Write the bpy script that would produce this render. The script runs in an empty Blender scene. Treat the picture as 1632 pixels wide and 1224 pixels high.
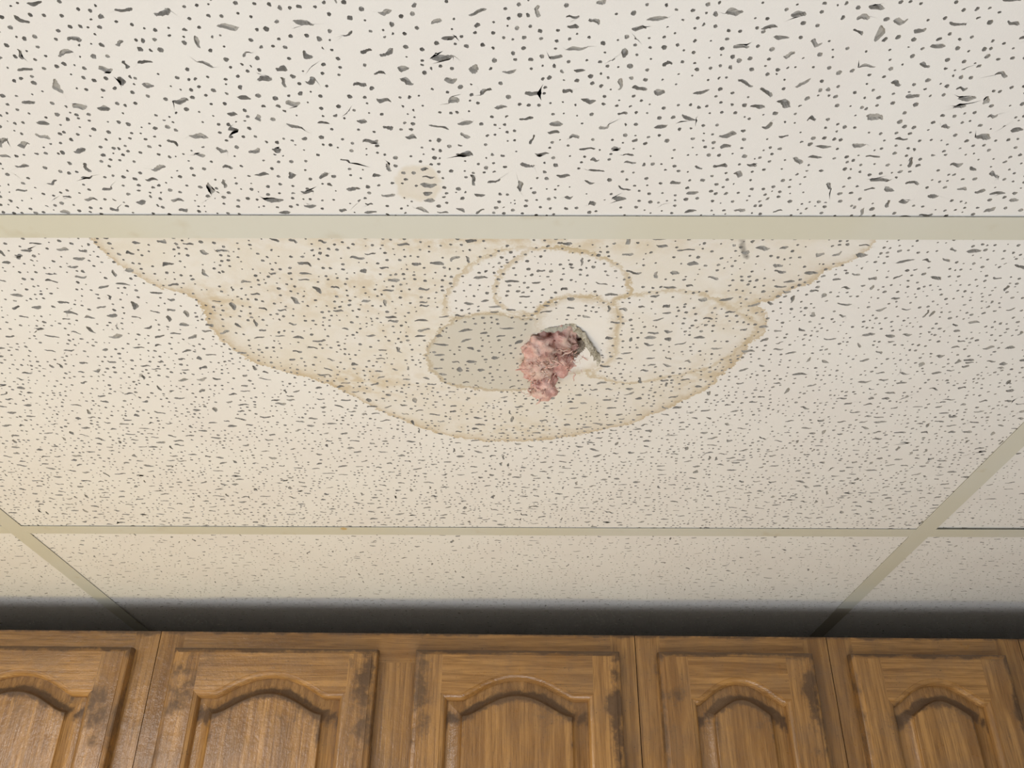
import bpy, bmesh, math, random
import numpy as np
from mathutils import Vector, Matrix

rng = np.random.default_rng(7)
random.seed(7)
scene = bpy.context.scene
COL = scene.collection

# ------------------------------------------------------------------ camera
CEIL = 2.44                      # height of the exposed tee faces (m)
CAM_Z = CEIL - 0.455648
pitch, yaw, roll = 0.547994, -0.005124, 0.005682
fwd = Vector((math.sin(yaw) * math.cos(pitch), math.cos(yaw) * math.cos(pitch), math.sin(pitch)))
rt = Vector((math.cos(yaw), -math.sin(yaw), 0))
up = rt.cross(fwd)
c_, s_ = math.cos(roll), math.sin(roll)
rt2 = c_ * rt + s_ * up
up2 = -s_ * rt + c_ * up
cam_data = bpy.data.cameras.new('camera')
cam_data.sensor_width = 36.0
cam_data.lens = 1422.6 / 1632.0 * 36.0
cam_data.clip_start = 0.01
cam = bpy.data.objects.new('camera', cam_data)
COL.objects.link(cam)
M = Matrix.Identity(4)
for i in range(3):
    M[i][0], M[i][1], M[i][2] = rt2[i], up2[i], -fwd[i]
M.translation = Vector((0, 0, CAM_Z))
cam.matrix_world = M
scene.camera = cam

# ------------------------------------------------------------------ world, exposure, lights
scene.view_settings.view_transform = 'Standard'
scene.view_settings.look = 'None'
scene.view_settings.gamma = 1.0
scene.view_settings.use_curve_mapping = False
scene.view_settings.exposure = -0.06
scene.cycles.max_bounces = 6
scene.cycles.diffuse_bounces = 4
world = bpy.data.worlds.new('world')
scene.world = world
world.use_nodes = True
world.node_tree.nodes['Background'].inputs[0].default_value = (0.8, 0.9, 1.0, 1)
world.node_tree.nodes['Background'].inputs[1].default_value = 0.3

def area_light(name, loc, target, sx, sy, power, color):
    d = bpy.data.lights.new(name, 'AREA')
    d.shape = 'RECTANGLE'; d.size = sx; d.size_y = sy
    d.energy = power; d.color = color
    o = bpy.data.objects.new(name, d); COL.objects.link(o)
    o.location = loc
    o.rotation_euler = (Vector(target) - Vector(loc)).to_track_quat('-Z', 'Y').to_euler()
    return o

# daylight from the window low behind the photographer, a range lamp, and two added unseen fills aimed up
area_light('window_daylight', (-1.87, -1.65, 1.72), (-0.3, 1.4, 2.1), 1.25, 1.0, 5, (0.96, 0.97, 1.0))
tr = area_light('ceiling_troffer', (-1.30, -0.62, 2.432), (-1.30, -0.62, 0), 0.8, 1.16, 46, (1.0, 0.96, 0.91))
tr.rotation_euler = (0, 0, 0)
area_light('ceiling_fill_up', (-0.10, 0.05, 0.95), (0.02, 0.55, 2.44), 1.3, 0.8, 14.5, (0.935, 0.955, 1.0))  # added unseen fill, brightens the ceiling and shapes the shadow over the cabinets
area_light('range_lamp', (-0.95, 0.92, 1.25), (-0.80, 1.25, 2.44), 0.45, 0.25, 3.6, (1.0, 0.77, 0.34))
area_light('warm_ceiling_fill', (-0.15, 1.00, 1.30), (-0.15, 1.12, 2.44), 1.3, 0.08, 2.4, (1.0, 0.80, 0.44))  # added unseen warm fill, yellows the ceiling near the cabinets

# ------------------------------------------------------------------ node helpers
class NT:
    def __init__(self, name):
        self.m = bpy.data.materials.new(name); self.m.use_nodes = True
        self.t = self.m.node_tree; self.t.nodes.clear()
        self.out = self.t.nodes.new('ShaderNodeOutputMaterial')
        self.b = self.t.nodes.new('ShaderNodeBsdfPrincipled')
        self.t.links.new(self.b.outputs[0], self.out.inputs[0])
    def n(self, kind, **kw):
        nd = self.t.nodes.new(kind)
        for k, v in kw.items(): setattr(nd, k, v)
        return nd
    def link(self, a, b): self.t.links.new(a, b)
    def setin(self, sock, v):
        if hasattr(v, 'is_output'): self.link(v, sock)
        else: sock.default_value = v
    def math(self, op, a, b=0.0, c=0.0, clamp=False):
        nd = self.n('ShaderNodeMath', operation=op, use_clamp=clamp)
        self.setin(nd.inputs[0], a); self.setin(nd.inputs[1], b); self.setin(nd.inputs[2], c)
        return nd.outputs[0]
    def sstep(self, v, lo, hi, a=0.0, b=1.0):
        nd = self.n('ShaderNodeMapRange', interpolation_type='SMOOTHSTEP')
        self.setin(nd.inputs[0], v)
        for i, x in zip((1, 2, 3, 4), (lo, hi, a, b)): self.setin(nd.inputs[i], x)
        return nd.outputs[0]
    def mix(self, f, a, b, mode='MIX'):
        nd = self.n('ShaderNodeMix', data_type='RGBA', blend_type=mode)
        self.setin(nd.inputs[0], f); self.setin(nd.inputs[6], a); self.setin(nd.inputs[7], b)
        return nd.outputs[2]
    def attr(self, name): return self.n('ShaderNodeAttribute', attribute_name=name).outputs['Fac']
    def obj(self): return self.n('ShaderNodeTexCoord').outputs['Object']
    def mapping(self, v, scale=(1, 1, 1), loc=(0, 0, 0), rot=(0, 0, 0)):
        nd = self.n('ShaderNodeMapping'); self.link(v, nd.inputs[0])
        nd.inputs['Location'].default_value = loc; nd.inputs['Rotation'].default_value = rot
        nd.inputs['Scale'].default_value = scale
        return nd.outputs[0]
    def noise(self, v, scale, detail=3, rough=0.55, dist=0.0):
        nd = self.n('ShaderNodeTexNoise'); self.link(v, nd.inputs['Vector'])
        nd.inputs['Scale'].default_value = scale; nd.inputs['Detail'].default_value = detail
        nd.inputs['Roughness'].default_value = rough; nd.inputs['Distortion'].default_value = dist
        return nd.outputs[0]
    def bump(self, h, strength, dist):
        nd = self.n('ShaderNodeBump'); nd.inputs['Strength'].default_value = strength
        nd.inputs['Distance'].default_value = dist; self.link(h, nd.inputs['Height'])
        self.link(nd.outputs[0], self.b.inputs['Normal'])
    def base(self, v): self.setin(self.b.inputs['Base Color'], v)
    def rough(self, v): self.setin(self.b.inputs['Roughness'], v)

PAINT = (0.835, 0.83, 0.81, 1)

def mat_tile_face(kind):
    t = NT('tile_face_' + kind)
    co = t.obj()
    n1 = t.noise(co, 9, 2)
    col = t.mix(t.sstep(n1, 0.35, 0.7), PAINT, (0.815, 0.80, 0.78, 1))
    fine = t.noise(co, 900, 2)
    t.bump(fine, 0.25, 0.0006)
    if kind == 'spotted':
        d = t.math('ADD', t.attr('spot'), t.math('MULTIPLY_ADD', t.noise(co, 60, 3), 0.014, -0.007))
        inside = t.sstep(d, 0.0015, -0.003)
        rim = t.math('MULTIPLY', t.sstep(d, -0.009, -0.001), inside)
        col = t.mix(t.math('MULTIPLY', inside, 0.55), col, (0.72, 0.66, 0.55, 1))
        col = t.mix(t.math('MULTIPLY', rim, 0.25), col, (0.70, 0.63, 0.49, 1))
    if kind == 'stained':
        wob = t.math('MULTIPLY_ADD', t.noise(co, 75, 4, 0.6), 0.012, -0.006)
        wob2 = t.math('MULTIPLY_ADD', t.noise(co, 300, 3, 0.7), 0.008, -0.004)
        w = t.math('ADD', wob, wob2)
        blot = t.noise(co, 22, 5, 0.65, 0.6)
        blot2 = t.noise(t.mapping(co, loc=(3, 1, 2)), 70, 4, 0.6)
        dmin = t.attr('outer')
        d = t.math('ADD', dmin, w)
        inside = t.sstep(d, 0.0008, -0.0008)
        # light overall yellowing inside the stain
        rings = [t.attr(k) for k in ('ringa', 'ringb', 'ringc', 'ringr')]
        inner = rings[0]
        for r in rings[1:3]: inner = t.math('MINIMUM', inner, r)
        clean = t.sstep(inner, 0.001, -0.004)
        ringr_in = t.sstep(rings[3], 0.001, -0.006)
        tint = t.math('MULTIPLY', inside, t.math('MULTIPLY_ADD', clean, -0.72, 1.0))
        tint = t.math('MULTIPLY', tint, t.math('MULTIPLY_ADD', ringr_in, -0.35, 1.0))
        amt = t.math('MULTIPLY', tint, t.sstep(blot, 0.25, 0.75, 0.15, 0.80))
        col = t.mix(amt, col, (0.755, 0.71, 0.61, 1))
        # brown blotches where the stain dried
        heavy = t.attr('heavy')
        hv = t.math('MULTIPLY', t.math('MULTIPLY', heavy, tint), t.sstep(blot2, 0.38, 0.66))
        col = t.mix(t.math('MULTIPLY', hv, 0.75), col, (0.60, 0.49, 0.315, 1))
        # outer tide mark: crisp outside, feathering inwards
        thick = t.sstep(t.noise(co, 14, 2), 0.3, 0.7, 0.004, 0.011)
        u = t.math('DIVIDE', t.math('MULTIPLY', d, -1.0), thick)
        fall = t.math('POWER', 2.718, t.math('MULTIPLY', t.math('MAXIMUM', u, 0.0), -1.3))
        edge = t.math('MULTIPLY', inside, fall)
        col = t.mix(t.math('MULTIPLY', edge, 0.85), col, (0.52, 0.40, 0.23, 1))
        # inner tide marks
        for k, r in zip(('a', 'b', 'c', 'r'), rings):
            dd = t.math('ADD', r, w)
            if k == 'c':
                ln = t.math('MULTIPLY', t.sstep(dd, 0.0015, -0.001), t.sstep(dd, -0.011, -0.001)); s = 0.55
            else:
                ln = t.math('MULTIPLY', t.sstep(dd, 0.0018, 0.0), t.sstep(dd, -0.0055, -0.0008)); s = 0.70
            pat = t.sstep(t.noise(t.mapping(co, loc=(7, 3, 1)), 30, 2), 0.28, 0.6, 0.45, 1.0)
            ln = t.math('MULTIPLY', t.math('MULTIPLY', ln, pat), s)
            col = t.mix(ln, col, (0.55, 0.45, 0.29, 1))
        # damp grey patch left of the hole
        dd = t.math('ADD', t.attr('damp'), w)
        sep = t.n('ShaderNodeSeparateXYZ'); t.link(co, sep.inputs[0])
        fade = t.sstep(sep.outputs[0], 0.086, 0.074)
        ins = t.math('MULTIPLY', t.sstep(dd, 0.0008, -0.0012), fade)
        col = t.mix(t.math('MULTIPLY', ins, 0.85), col, (0.63, 0.605, 0.535, 1))
        ln = t.math('MULTIPLY', t.math('MULTIPLY', t.sstep(dd, 0.0018, 0.0), t.sstep(dd, -0.0045, -0.0005)), fade)
        col = t.mix(t.math('MULTIPLY', ln, 0.7), col, (0.50, 0.41, 0.27, 1))
        # pencil-grey scratch near the tee
        sc = t.math('MULTIPLY', t.sstep(t.attr('scratch'), 0.0036, 0.0006), 0.9)
        col = t.mix(sc, col, (0.33, 0.31, 0.28, 1))
    t.base(col); t.rough(0.9)
    t.b.inputs['Specular IOR Level'].default_value = 0.2
    return t.m

def mat_core():
    t = NT('tile_core')
    co = t.obj()
    n = t.noise(co, 500, 3, 0.7)
    t.base(t.mix(n, (0.28, 0.27, 0.25, 1), (0.58, 0.56, 0.52, 1)))
    t.rough(1.0); t.bump(n, 0.6, 0.001)
    t.b.inputs['Specular IOR Level'].default_value = 0.1
    return t.m

def mat_broken():
    t = NT('broken_mineral_fibre')
    co = t.obj()
    n = t.noise(co, 420, 4, 0.75); n2 = t.noise(co, 90, 2)
    col = t.mix(t.sstep(n, 0.35, 0.65), (0.36, 0.32, 0.25, 1), (0.80, 0.76, 0.67, 1))
    t.base(t.mix(t.math('MULTIPLY', n2, 0.5), col, (0.40, 0.34, 0.20, 1)))
    t.rough(1.0); t.bump(n, 0.9, 0.002)
    t.b.inputs['Specular IOR Level'].default_value = 0.1
    return t.m

def mat_tee(dark=False):
    t = NT('tee_enamel_dark' if dark else 'tee_enamel')
    co = t.obj()
    geo = t.n('ShaderNodeNewGeometry').outputs['Position']
    n = t.noise(geo, 5, 3)
    a, b = ((0.42, 0.39, 0.32, 1), (0.48, 0.45, 0.38, 1)) if dark else ((0.66, 0.645, 0.54, 1), (0.67, 0.67, 0.60, 1))  # dark: lower tone for the short end piece
    col = t.mix(t.sstep(n, 0.35, 0.65), a, b)
    n3 = t.noise(geo, 26, 3, 0.6)
    col = t.mix(t.math('MULTIPLY', t.sstep(n3, 0.62, 0.78), 0.35), col, (0.50, 0.42, 0.27, 1))
    vd = t.n('ShaderNodeVectorMath', operation='DISTANCE'); t.link(geo, vd.inputs[0]); vd.inputs[1].default_value = (-0.2297, 1.1195, CEIL)
    col = t.mix(t.sstep(vd.outputs['Value'], 0.0055, 0.003), col, (0.60, 0.45, 0.22, 1))
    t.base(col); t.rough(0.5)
    t.b.inputs['Specular IOR Level'].default_value = 0.3
    t.bump(t.noise(geo, 60, 2), 0.05, 0.001)
    return t.m

def mat_oak(name, axis, tone=1.0, seed=0.0):
    """axis: 0 = grain along x, 2 = grain along z (object space)."""
    t = NT(name)
    co = t.n('ShaderNodeTexCoord').outputs['Object']
    oi = t.n('ShaderNodeObjectInfo').outputs['Random']
    off = t.n('ShaderNodeCombineXYZ')
    for i, k in enumerate((13.1, 7.7, 5.3)): t.link(t.math('MULTIPLY_ADD', oi, k, seed), off.inputs[i])
    va = t.n('ShaderNodeVectorMath', operation='ADD'); t.link(co, va.inputs[0]); t.link(off.outputs[0], va.inputs[1])
    v = va.outputs[0]
    long_, cross = 1.0, 14.0
    sc = (long_, cross, cross) if axis == 0 else (cross, cross, long_)
    g = t.noise(t.mapping(v, sc), 4.0, 5, 0.6, 0.5)
    # cathedral figure: warped bands
    wv = t.n('ShaderNodeTexWave', wave_type='BANDS', bands_direction='X' if axis == 2 else 'Z', wave_profile='SAW')
    t.link(t.mapping(v, (1, 1, 0.16) if axis == 2 else (0.16, 1, 1)), wv.inputs['Vector'])
    wv.inputs['Scale'].default_value = 26; wv.inputs['Distortion'].default_value = 7.0
    wv.inputs['Detail'].default_value = 2; wv.inputs['Detail Scale'].default_value = 0.8
    bands = wv.outputs['Fac']
    sp = (22, 600, 600) if axis == 0 else (600, 600, 22)
    pores = t.noise(t.mapping(v, sp), 1.0, 2, 0.6)
    k = tone * 0.82
    light = (0.60 * k, 0.325 * k, 0.105 * k, 1); mid = (0.30 * k, 0.145 * k, 0.040 * k, 1); dk = (0.12 * k, 0.052 * k, 0.014 * k, 1)
    col = t.mix(t.sstep(g, 0.30, 0.70), mid, light)
    col = t.mix(t.math('MULTIPLY', t.sstep(bands, 0.45, 1.0), 0.55), col, mid)
    col = t.mix(t.math('MULTIPLY', t.sstep(pores, 0.48, 0.68), 0.42), col, dk)
    # greasy dirt, and painted cove shade on panels, with its own outline (vertex attribute broken up by noise)
    pn = t.noise(v, 26, 5, 0.68); pn2 = t.noise(v, 160, 3, 0.7)
    da = t.attr('dirt')
    thr = t.math('SUBTRACT', t.math('MULTIPLY_ADD', pn2, 0.35, t.math('MULTIPLY', pn, 1.7)), 1.03)
    dm = t.sstep(t.math('ADD', da, thr), 0.42, 0.85)
    dm = t.math('MULTIPLY', dm, t.sstep(da, 0.02, 0.25))
    col = t.mix(t.math('MULTIPLY', dm, 0.88), col, (0.075, 0.044, 0.026, 1))
    haze = t.sstep(t.noise(v, 13, 6, 0.68), 0.40, 0.72)
    col = t.mix(t.math('MULTIPLY', haze, 0.50), col, (0.20, 0.125, 0.07, 1))
    specks = t.sstep(t.noise(v, 330, 1), 0.70, 0.76)
    col = t.mix(t.math('MULTIPLY', t.math('MULTIPLY', specks, t.sstep(pn, 0.45, 0.6)), 0.7), col, (0.09, 0.055, 0.03, 1))
    t.base(col)
    t.rough(t.math('MULTIPLY_ADD', pn, 0.34, 0.16))
    t.b.inputs['Specular IOR Level'].default_value = 0.35
    t.b.inputs['Coat Weight'].default_value = 0.7
    t.setin(t.b.inputs['Coat Roughness'], t.math('MULTIPLY_ADD', dm, 0.4, 0.16))
    t.setin(t.b.inputs['Coat Weight'], t.math('MULTIPLY_ADD', dm, -0.5, 0.62))
    h = t.math('ADD', t.math('MULTIPLY', pores, -0.6), t.math('MULTIPLY', pn2, 0.5))
    h = t.math('ADD', h, t.math('MULTIPLY', pn, 3.0))
    t.bump(h, 0.45, 0.0012)
    t.link(t.b.inputs['Normal'].links[0].from_socket, t.b.inputs['Coat Normal'])
    return t.m

def mat_plain(name, col, rough=0.8, nscale=40, amt=0.1):
    t = NT(name)
    n = t.noise(t.obj(), nscale, 3)
    t.base(t.mix(t.math('MULTIPLY', n, amt), col, (col[0] * .6, col[1] * .6, col[2] * .6, 1)))
    t.rough(rough); t.bump(n, 0.1, 0.001)
    return t.m

def mat_fibre():
    t = NT('pink_glass_fibre')
    co = t.obj()
    n = t.noise(co, 120, 4, 0.7); n2 = t.noise(co, 45, 2)
    col = t.mix(t.sstep(n, 0.3, 0.7), (0.56, 0.30, 0.26, 1), (0.82, 0.56, 0.50, 1))
    col = t.mix(t.math('MULTIPLY', t.sstep(n2, 0.45, 0.65), 0.55), col, (0.74, 0.60, 0.50, 1))
    t.base(col); t.rough(0.95)
    t.b.inputs['Specular IOR Level'].default_value = 0.15
    t.b.inputs['Subsurface Weight'].default_value = 0.25
    t.b.inputs['Subsurface Radius'].default_value = (0.012, 0.005, 0.004)
    t.b.inputs['Subsurface Scale'].default_value = 0.5
    t.bump(n, 0.8, 0.002)
    return t.m

def mat_ceiling_far():
    t = NT('ceiling_pinholed')
    co = t.obj()
    vo = t.n('ShaderNodeTexVoronoi'); t.link(co, vo.inputs['Vector']); vo.inputs['Scale'].default_value = 95
    m = t.sstep(vo.outputs['Distance'], 0.22, 0.16)
    t.base(t.mix(m, PAINT, (0.33, 0.31, 0.28, 1))); t.rough(0.9); t.bump(m, -0.5, 0.002)
    return t.m

FACE = mat_tile_face('plain'); FACE_SPOT = mat_tile_face('spotted'); FACE_STAIN = mat_tile_face('stained')
CORE = mat_core(); PAPER = mat_plain('damp_tile_paper', (0.46, 0.45, 0.39, 1), 0.9, 300, 0.5); BROKEN = mat_broken(); TEE = mat_tee(); TEE_DARK = mat_tee(True)
OAK_V = mat_oak('oak_vertical_grain', 2); OAK_H = mat_oak('oak_horizontal_grain', 0, 1.0, 3.3)
OAK_VD = mat_oak('oak_vertical_deeper', 2, 0.92, 9.1)
FIBRE = mat_fibre()
WALL = mat_plain('wall_paint', (0.55, 0.54, 0.52, 1)); FLOOR = mat_plain('floor_vinyl', (0.42, 0.41, 0.40, 1), 0.5, 8, 0.3)
CARCASS = mat_plain('carcass_board', (0.22, 0.19, 0.16, 1), 0.7)
CEILM = mat_ceiling_far()
GLASSFRAME = mat_plain('window_frame_paint', (0.8, 0.8, 0.78, 1), 0.4)
STAINBROWN = mat_plain('rust_brown', (0.45, 0.33, 0.18, 1), 0.7)

# ------------------------------------------------------------------ object helpers
def link_mesh(name, me, mats, parent=None):
    o = bpy.data.objects.new(name, me); COL.objects.link(o)
    for m in mats: me.materials.append(m)
    if parent is not None: o.parent = parent
    return o

def tag(o, label, cat, group=None):
    o['label'] = label; o['category'] = cat
    if group: o['group'] = group
    return o

def bm_obj(name, bm, mats, parent=None, smooth=False):
    me = bpy.data.meshes.new(name)
    bmesh.ops.recalc_face_normals(bm, faces=bm.faces)
    bm.to_mesh(me); bm.free()
    if smooth:
        me.polygons.foreach_set('use_smooth', [True] * len(me.polygons))
    return link_mesh(name, me, mats, parent)

def bx(bm, x0, x1, y0, y1, z0, z1, mi=0):
    vs = [bm.verts.new(p) for p in ((x0, y0, z0), (x1, y0, z0), (x1, y1, z0), (x0, y1, z0), (x0, y0, z1), (x1, y0, z1), (x1, y1, z1), (x0, y1, z1))]
    for f in ((0, 3, 2, 1), (4, 5, 6, 7), (0, 1, 5, 4), (1, 2, 6, 5), (2, 3, 7, 6), (3, 0, 4, 7)):
        bm.faces.new([vs[i] for i in f]).material_index = mi

def structure(name, bm, mats):
    o = bm_obj(name, bm, mats); o['kind'] = 'structure'; return o

# ------------------------------------------------------------------ the room
RX0, RX1, RY0, RY1 = -1.9, 2.2, -2.4, 1.738
def slab(name, args, mat):
    bm = bmesh.new(); bx(bm, *args); return structure(name, bm, [mat])
slab('floor', (RX0, RX1, RY0, RY1, -0.1, 0), FLOOR)
slab('wall_back', (RX0 - .1, RX1 + .1, RY1, RY1 + .1, 0, 2.9), WALL)
slab('wall_front', (RX0 - .1, RX1 + .1, RY0 - .1, RY0, 0, 2.9), WALL)
slab('wall_right', (RX1, RX1 + .1, RY0, RY1, 0, 2.9), WALL)
# left wall with the window opening the daylight comes through
bm = bmesh.new()
WX0, WX1, WZ0, WZ1 = -2.3, -1.0, 1.2, 2.25
bx(bm, RX0 - .1, RX0, RY0, WX0, 0, 2.9); bx(bm, RX0 - .1, RX0, WX1, RY1, 0, 2.9)
bx(bm, RX0 - .1, RX0, WX0, WX1, 0, WZ0); bx(bm, RX0 - .1, RX0, WX0, WX1, WZ1, 2.9)
structure('wall_left', bm, [WALL])
bm = bmesh.new()
for a in ((WX0, WX0 + .05, WZ0, WZ1), (WX1 - .05, WX1, WZ0, WZ1), (WX0 + .05, WX1 - .05, WZ0, WZ0 + .05), (WX0 + .05, WX1 - .05, WZ1 - .05, WZ1), (-1.67, -1.63, WZ0 + .05, WZ1 - .05)):
    bx(bm, RX0 - .08, RX0 - .03, a[0], a[1], a[2], a[3])
structure('window_1', bm, [GLASSFRAME])

# ------------------------------------------------------------------ tile lattice
TW = 0.0255                              # face width of the tees
MX = [-0.67313, 0.54607]                 # centre lines of the two main tees
CY = [0.518285, 1.127885]                # centre lines of the cross tees
TILE_Z = CEIL + 0.0016                   # face of the lay-in tiles, resting on the flanges
X_L, X_R = MX[0] - 1.2192, MX[1] + 1.2192
Y_N, Y_F = CY[0] - 0.6096, RY1

# the ceiling beyond the tiles one can see
bm = bmesh.new()
zc0, zc1 = TILE_Z + .0004, TILE_Z + .015
bx(bm, RX0, MX[0], RY0, CY[1], zc0, zc1)
bx(bm, RX0, X_L, CY[1], RY1, zc0, zc1)
bx(bm, MX[0], MX[1], RY0, Y_N, zc0, zc1)
bx(bm, MX[1], RX1, RY0, CY[0], zc0, zc1)
bx(bm, X_R, RX1, CY[0], RY1, zc0, zc1)
structure('ceiling', bm, [CEILM])
slab('trim_1', (RX0, RX1, RY0, RY1, 2.86, 2.9), CARCASS)    # underside of the floor above, closing the space over the tiles

# ------------------------------------------------------------------ outlines of the water stain (metres, seen from below)
outer = [(-0.3323, 0.5171), (-0.3311, 0.5294), (-0.3313, 0.5383), (-0.3271, 0.5489), (-0.3257, 0.5583), (-0.3129, 0.5783), (-0.3003, 0.5943), (-0.2823, 0.6037), (-0.2759, 0.6089), (-0.2712, 0.6233), (-0.2734, 0.6496), (-0.2695, 0.6674), (-0.2655, 0.6816), (-0.2593, 0.6931), (-0.2502, 0.7081), (-0.2298, 0.7225), (-0.2026, 0.7371), (-0.181, 0.7535), (-0.1653, 0.7717), (-0.1518, 0.7879), (-0.1379, 0.8047), (-0.1201, 0.8206), (-0.1082, 0.8343), (-0.0892, 0.8482), (-0.0629, 0.861), (-0.0357, 0.8682), (-0.0013, 0.8694), (0.0329, 0.8648), (0.0666, 0.8543), (0.0991, 0.8385), (0.1305, 0.8217), (0.1371, 0.8109), (0.1536, 0.7989), (0.1669, 0.7809), (0.1801, 0.7659), (0.1944, 0.7489), (0.1939, 0.7337), (0.202, 0.7257), (0.2075, 0.7035), (0.2121, 0.6896), (0.2106, 0.6751), (0.2169, 0.6705), (0.2221, 0.659), (0.2193, 0.6425), (0.2152, 0.6275), (0.2087, 0.6184), (0.2066, 0.614), (0.2176, 0.6112), (0.2297, 0.5963), (0.2445, 0.5878), (0.2476, 0.5753), (0.2579, 0.5655), (0.2701, 0.5568), (0.276, 0.5444), (0.2808, 0.5302), (0.286, 0.5151)]
ringa = [(-0.0601, 0.6362), (-0.0617, 0.6187), (-0.0604, 0.608), (-0.0541, 0.5907), (-0.0471, 0.5765), (-0.0352, 0.5627), (-0.0223, 0.5517), (-0.0078, 0.5439), (0.0069, 0.5416), (0.0139, 0.5439), (0.0355, 0.5423), (0.053, 0.546), (0.0705, 0.5544), (0.0834, 0.5638), (0.0913, 0.5759), (0.0954, 0.5901), (0.0953, 0.603), (0.0832, 0.6092), (0.0824, 0.6181), (0.0672, 0.6084), (0.05, 0.6058), (0.0385, 0.6094), (0.0245, 0.6202), (0.0172, 0.6322), (0.0052, 0.6378), (-0.0139, 0.6295), (-0.0297, 0.6296), (-0.049, 0.6343)]
ringb = [(-0.0095, 0.6231), (-0.0174, 0.6096), (-0.0193, 0.5991), (-0.018, 0.588), (-0.0142, 0.5739), (-0.0054, 0.5626), (0.0046, 0.5508), (0.0139, 0.5439), (0.0355, 0.5423), (0.053, 0.546), (0.0705, 0.5544), (0.0834, 0.5638), (0.0913, 0.5759), (0.0954, 0.5901), (0.0953, 0.603), (0.0832, 0.6092), (0.0824, 0.6181), (0.0672, 0.6084), (0.05, 0.6058), (0.0385, 0.6094), (0.0245, 0.6202), (0.0172, 0.6322), (0.0118, 0.6359), (-0.0019, 0.6285)]
ringc = [(0.0172, 0.6322), (0.0245, 0.6202), (0.0385, 0.6094), (0.05, 0.6058), (0.0672, 0.6084), (0.0824, 0.6181), (0.0905, 0.6337), (0.0898, 0.6547), (0.0911, 0.6798), (0.0901, 0.6998), (0.0785, 0.7163), (0.0571, 0.7276), (0.0398, 0.7312), (0.0266, 0.737), (0.0195, 0.6885)]
ringr = [(0.0831, 0.6083), (0.1101, 0.5994), (0.127, 0.5959), (0.1522, 0.5992), (0.1675, 0.6079), (0.1842, 0.6195), (0.2012, 0.6332), (0.2136, 0.6464), (0.2154, 0.659), (0.2089, 0.6751), (0.2001, 0.696), (0.1845, 0.7157), (0.1661, 0.727), (0.1414, 0.7352), (0.1127, 0.7447), (0.0959, 0.7424), (0.0856, 0.7355), (0.059, 0.7276), (0.0785, 0.7163), (0.0901, 0.6998), (0.0911, 0.6798), (0.0898, 0.6547), (0.0905, 0.6337)]
damp = [(0.0185, 0.6425), (0.0052, 0.6378), (-0.0139, 0.6295), (-0.0297, 0.6296), (-0.049, 0.6343), (-0.0617, 0.6438), (-0.0705, 0.6584), (-0.0792, 0.6755), (-0.0842, 0.6933), (-0.0826, 0.7172), (-0.0758, 0.7307), (-0.0696, 0.7457), (-0.0459, 0.7527), (-0.0188, 0.7573), (-0.0032, 0.7573), (0.0178, 0.7535), (0.0241, 0.7324), (0.0241, 0.6885)]
spot = [(-0.0843, 0.4603), (-0.0764, 0.456), (-0.0666, 0.4559), (-0.0581, 0.459), (-0.0526, 0.4695), (-0.0532, 0.479), (-0.0612, 0.4875), (-0.0752, 0.4902), (-0.0842, 0.4876), (-0.0873, 0.4746)]
hole = [(0.0173, 0.668), (0.0257, 0.6609), (0.0351, 0.6589), (0.0477, 0.652), (0.0561, 0.6608), (0.0649, 0.6748), (0.0656, 0.6851), (0.06, 0.6968), (0.0493, 0.7153), (0.0409, 0.7289), (0.0241, 0.7324), (0.0175, 0.7045)]

scratch = [(0.1747, 0.5313), (0.1765, 0.540), (0.1835, 0.5548)]

def seg_dist(P, poly, closed=True):
    best = np.full(len(P), 1e9)
    n = len(poly); pts = np.array(poly)
    for i in range(n if closed else n - 1):
        a = pts[i]; b = pts[(i + 1) % n]; ab = b - a
        t = np.clip(((P - a) @ ab) / (ab @ ab), 0, 1)
        d = np.hypot(P[:, 0] - a[0] - t * ab[0], P[:, 1] - a[1] - t * ab[1])
        best = np.minimum(best, d)
    return best

def sdf(P, poly):
    d = seg_dist(P, poly); pts = np.array(poly); n = len(pts)
    ins = np.zeros(len(P), bool)
    for i in range(n):
        a = pts[i]; b = pts[(i + 1) % n]
        c = ((a[1] > P[:, 1]) != (b[1] > P[:, 1]))
        xs = (b[0] - a[0]) * (P[:, 1] - a[1]) / ((b[1] - a[1]) if b[1] != a[1] else 1e-9) + a[0]
        ins ^= c & (P[:, 0] < xs)
    return np.where(ins, -d, d)

def smooth_closed(poly, k=6):
    """Catmull-Rom resample, so that outlines are curved and not straight-sided."""
    p = np.array(poly); n = len(p); out = []
    for i in range(n):
        p0, p1, p2, p3 = p[i - 1], p[i], p[(i + 1) % n], p[(i + 2) % n]
        for j in range(k):
            t = j / k
            out.append(0.5 * ((2 * p1) + (-p0 + p2) * t + (2 * p0 - 5 * p1 + 4 * p2 - p3) * t * t + (-p0 + 3 * p1 - 3 * p2 + p3) * t ** 3))
    return out

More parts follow.
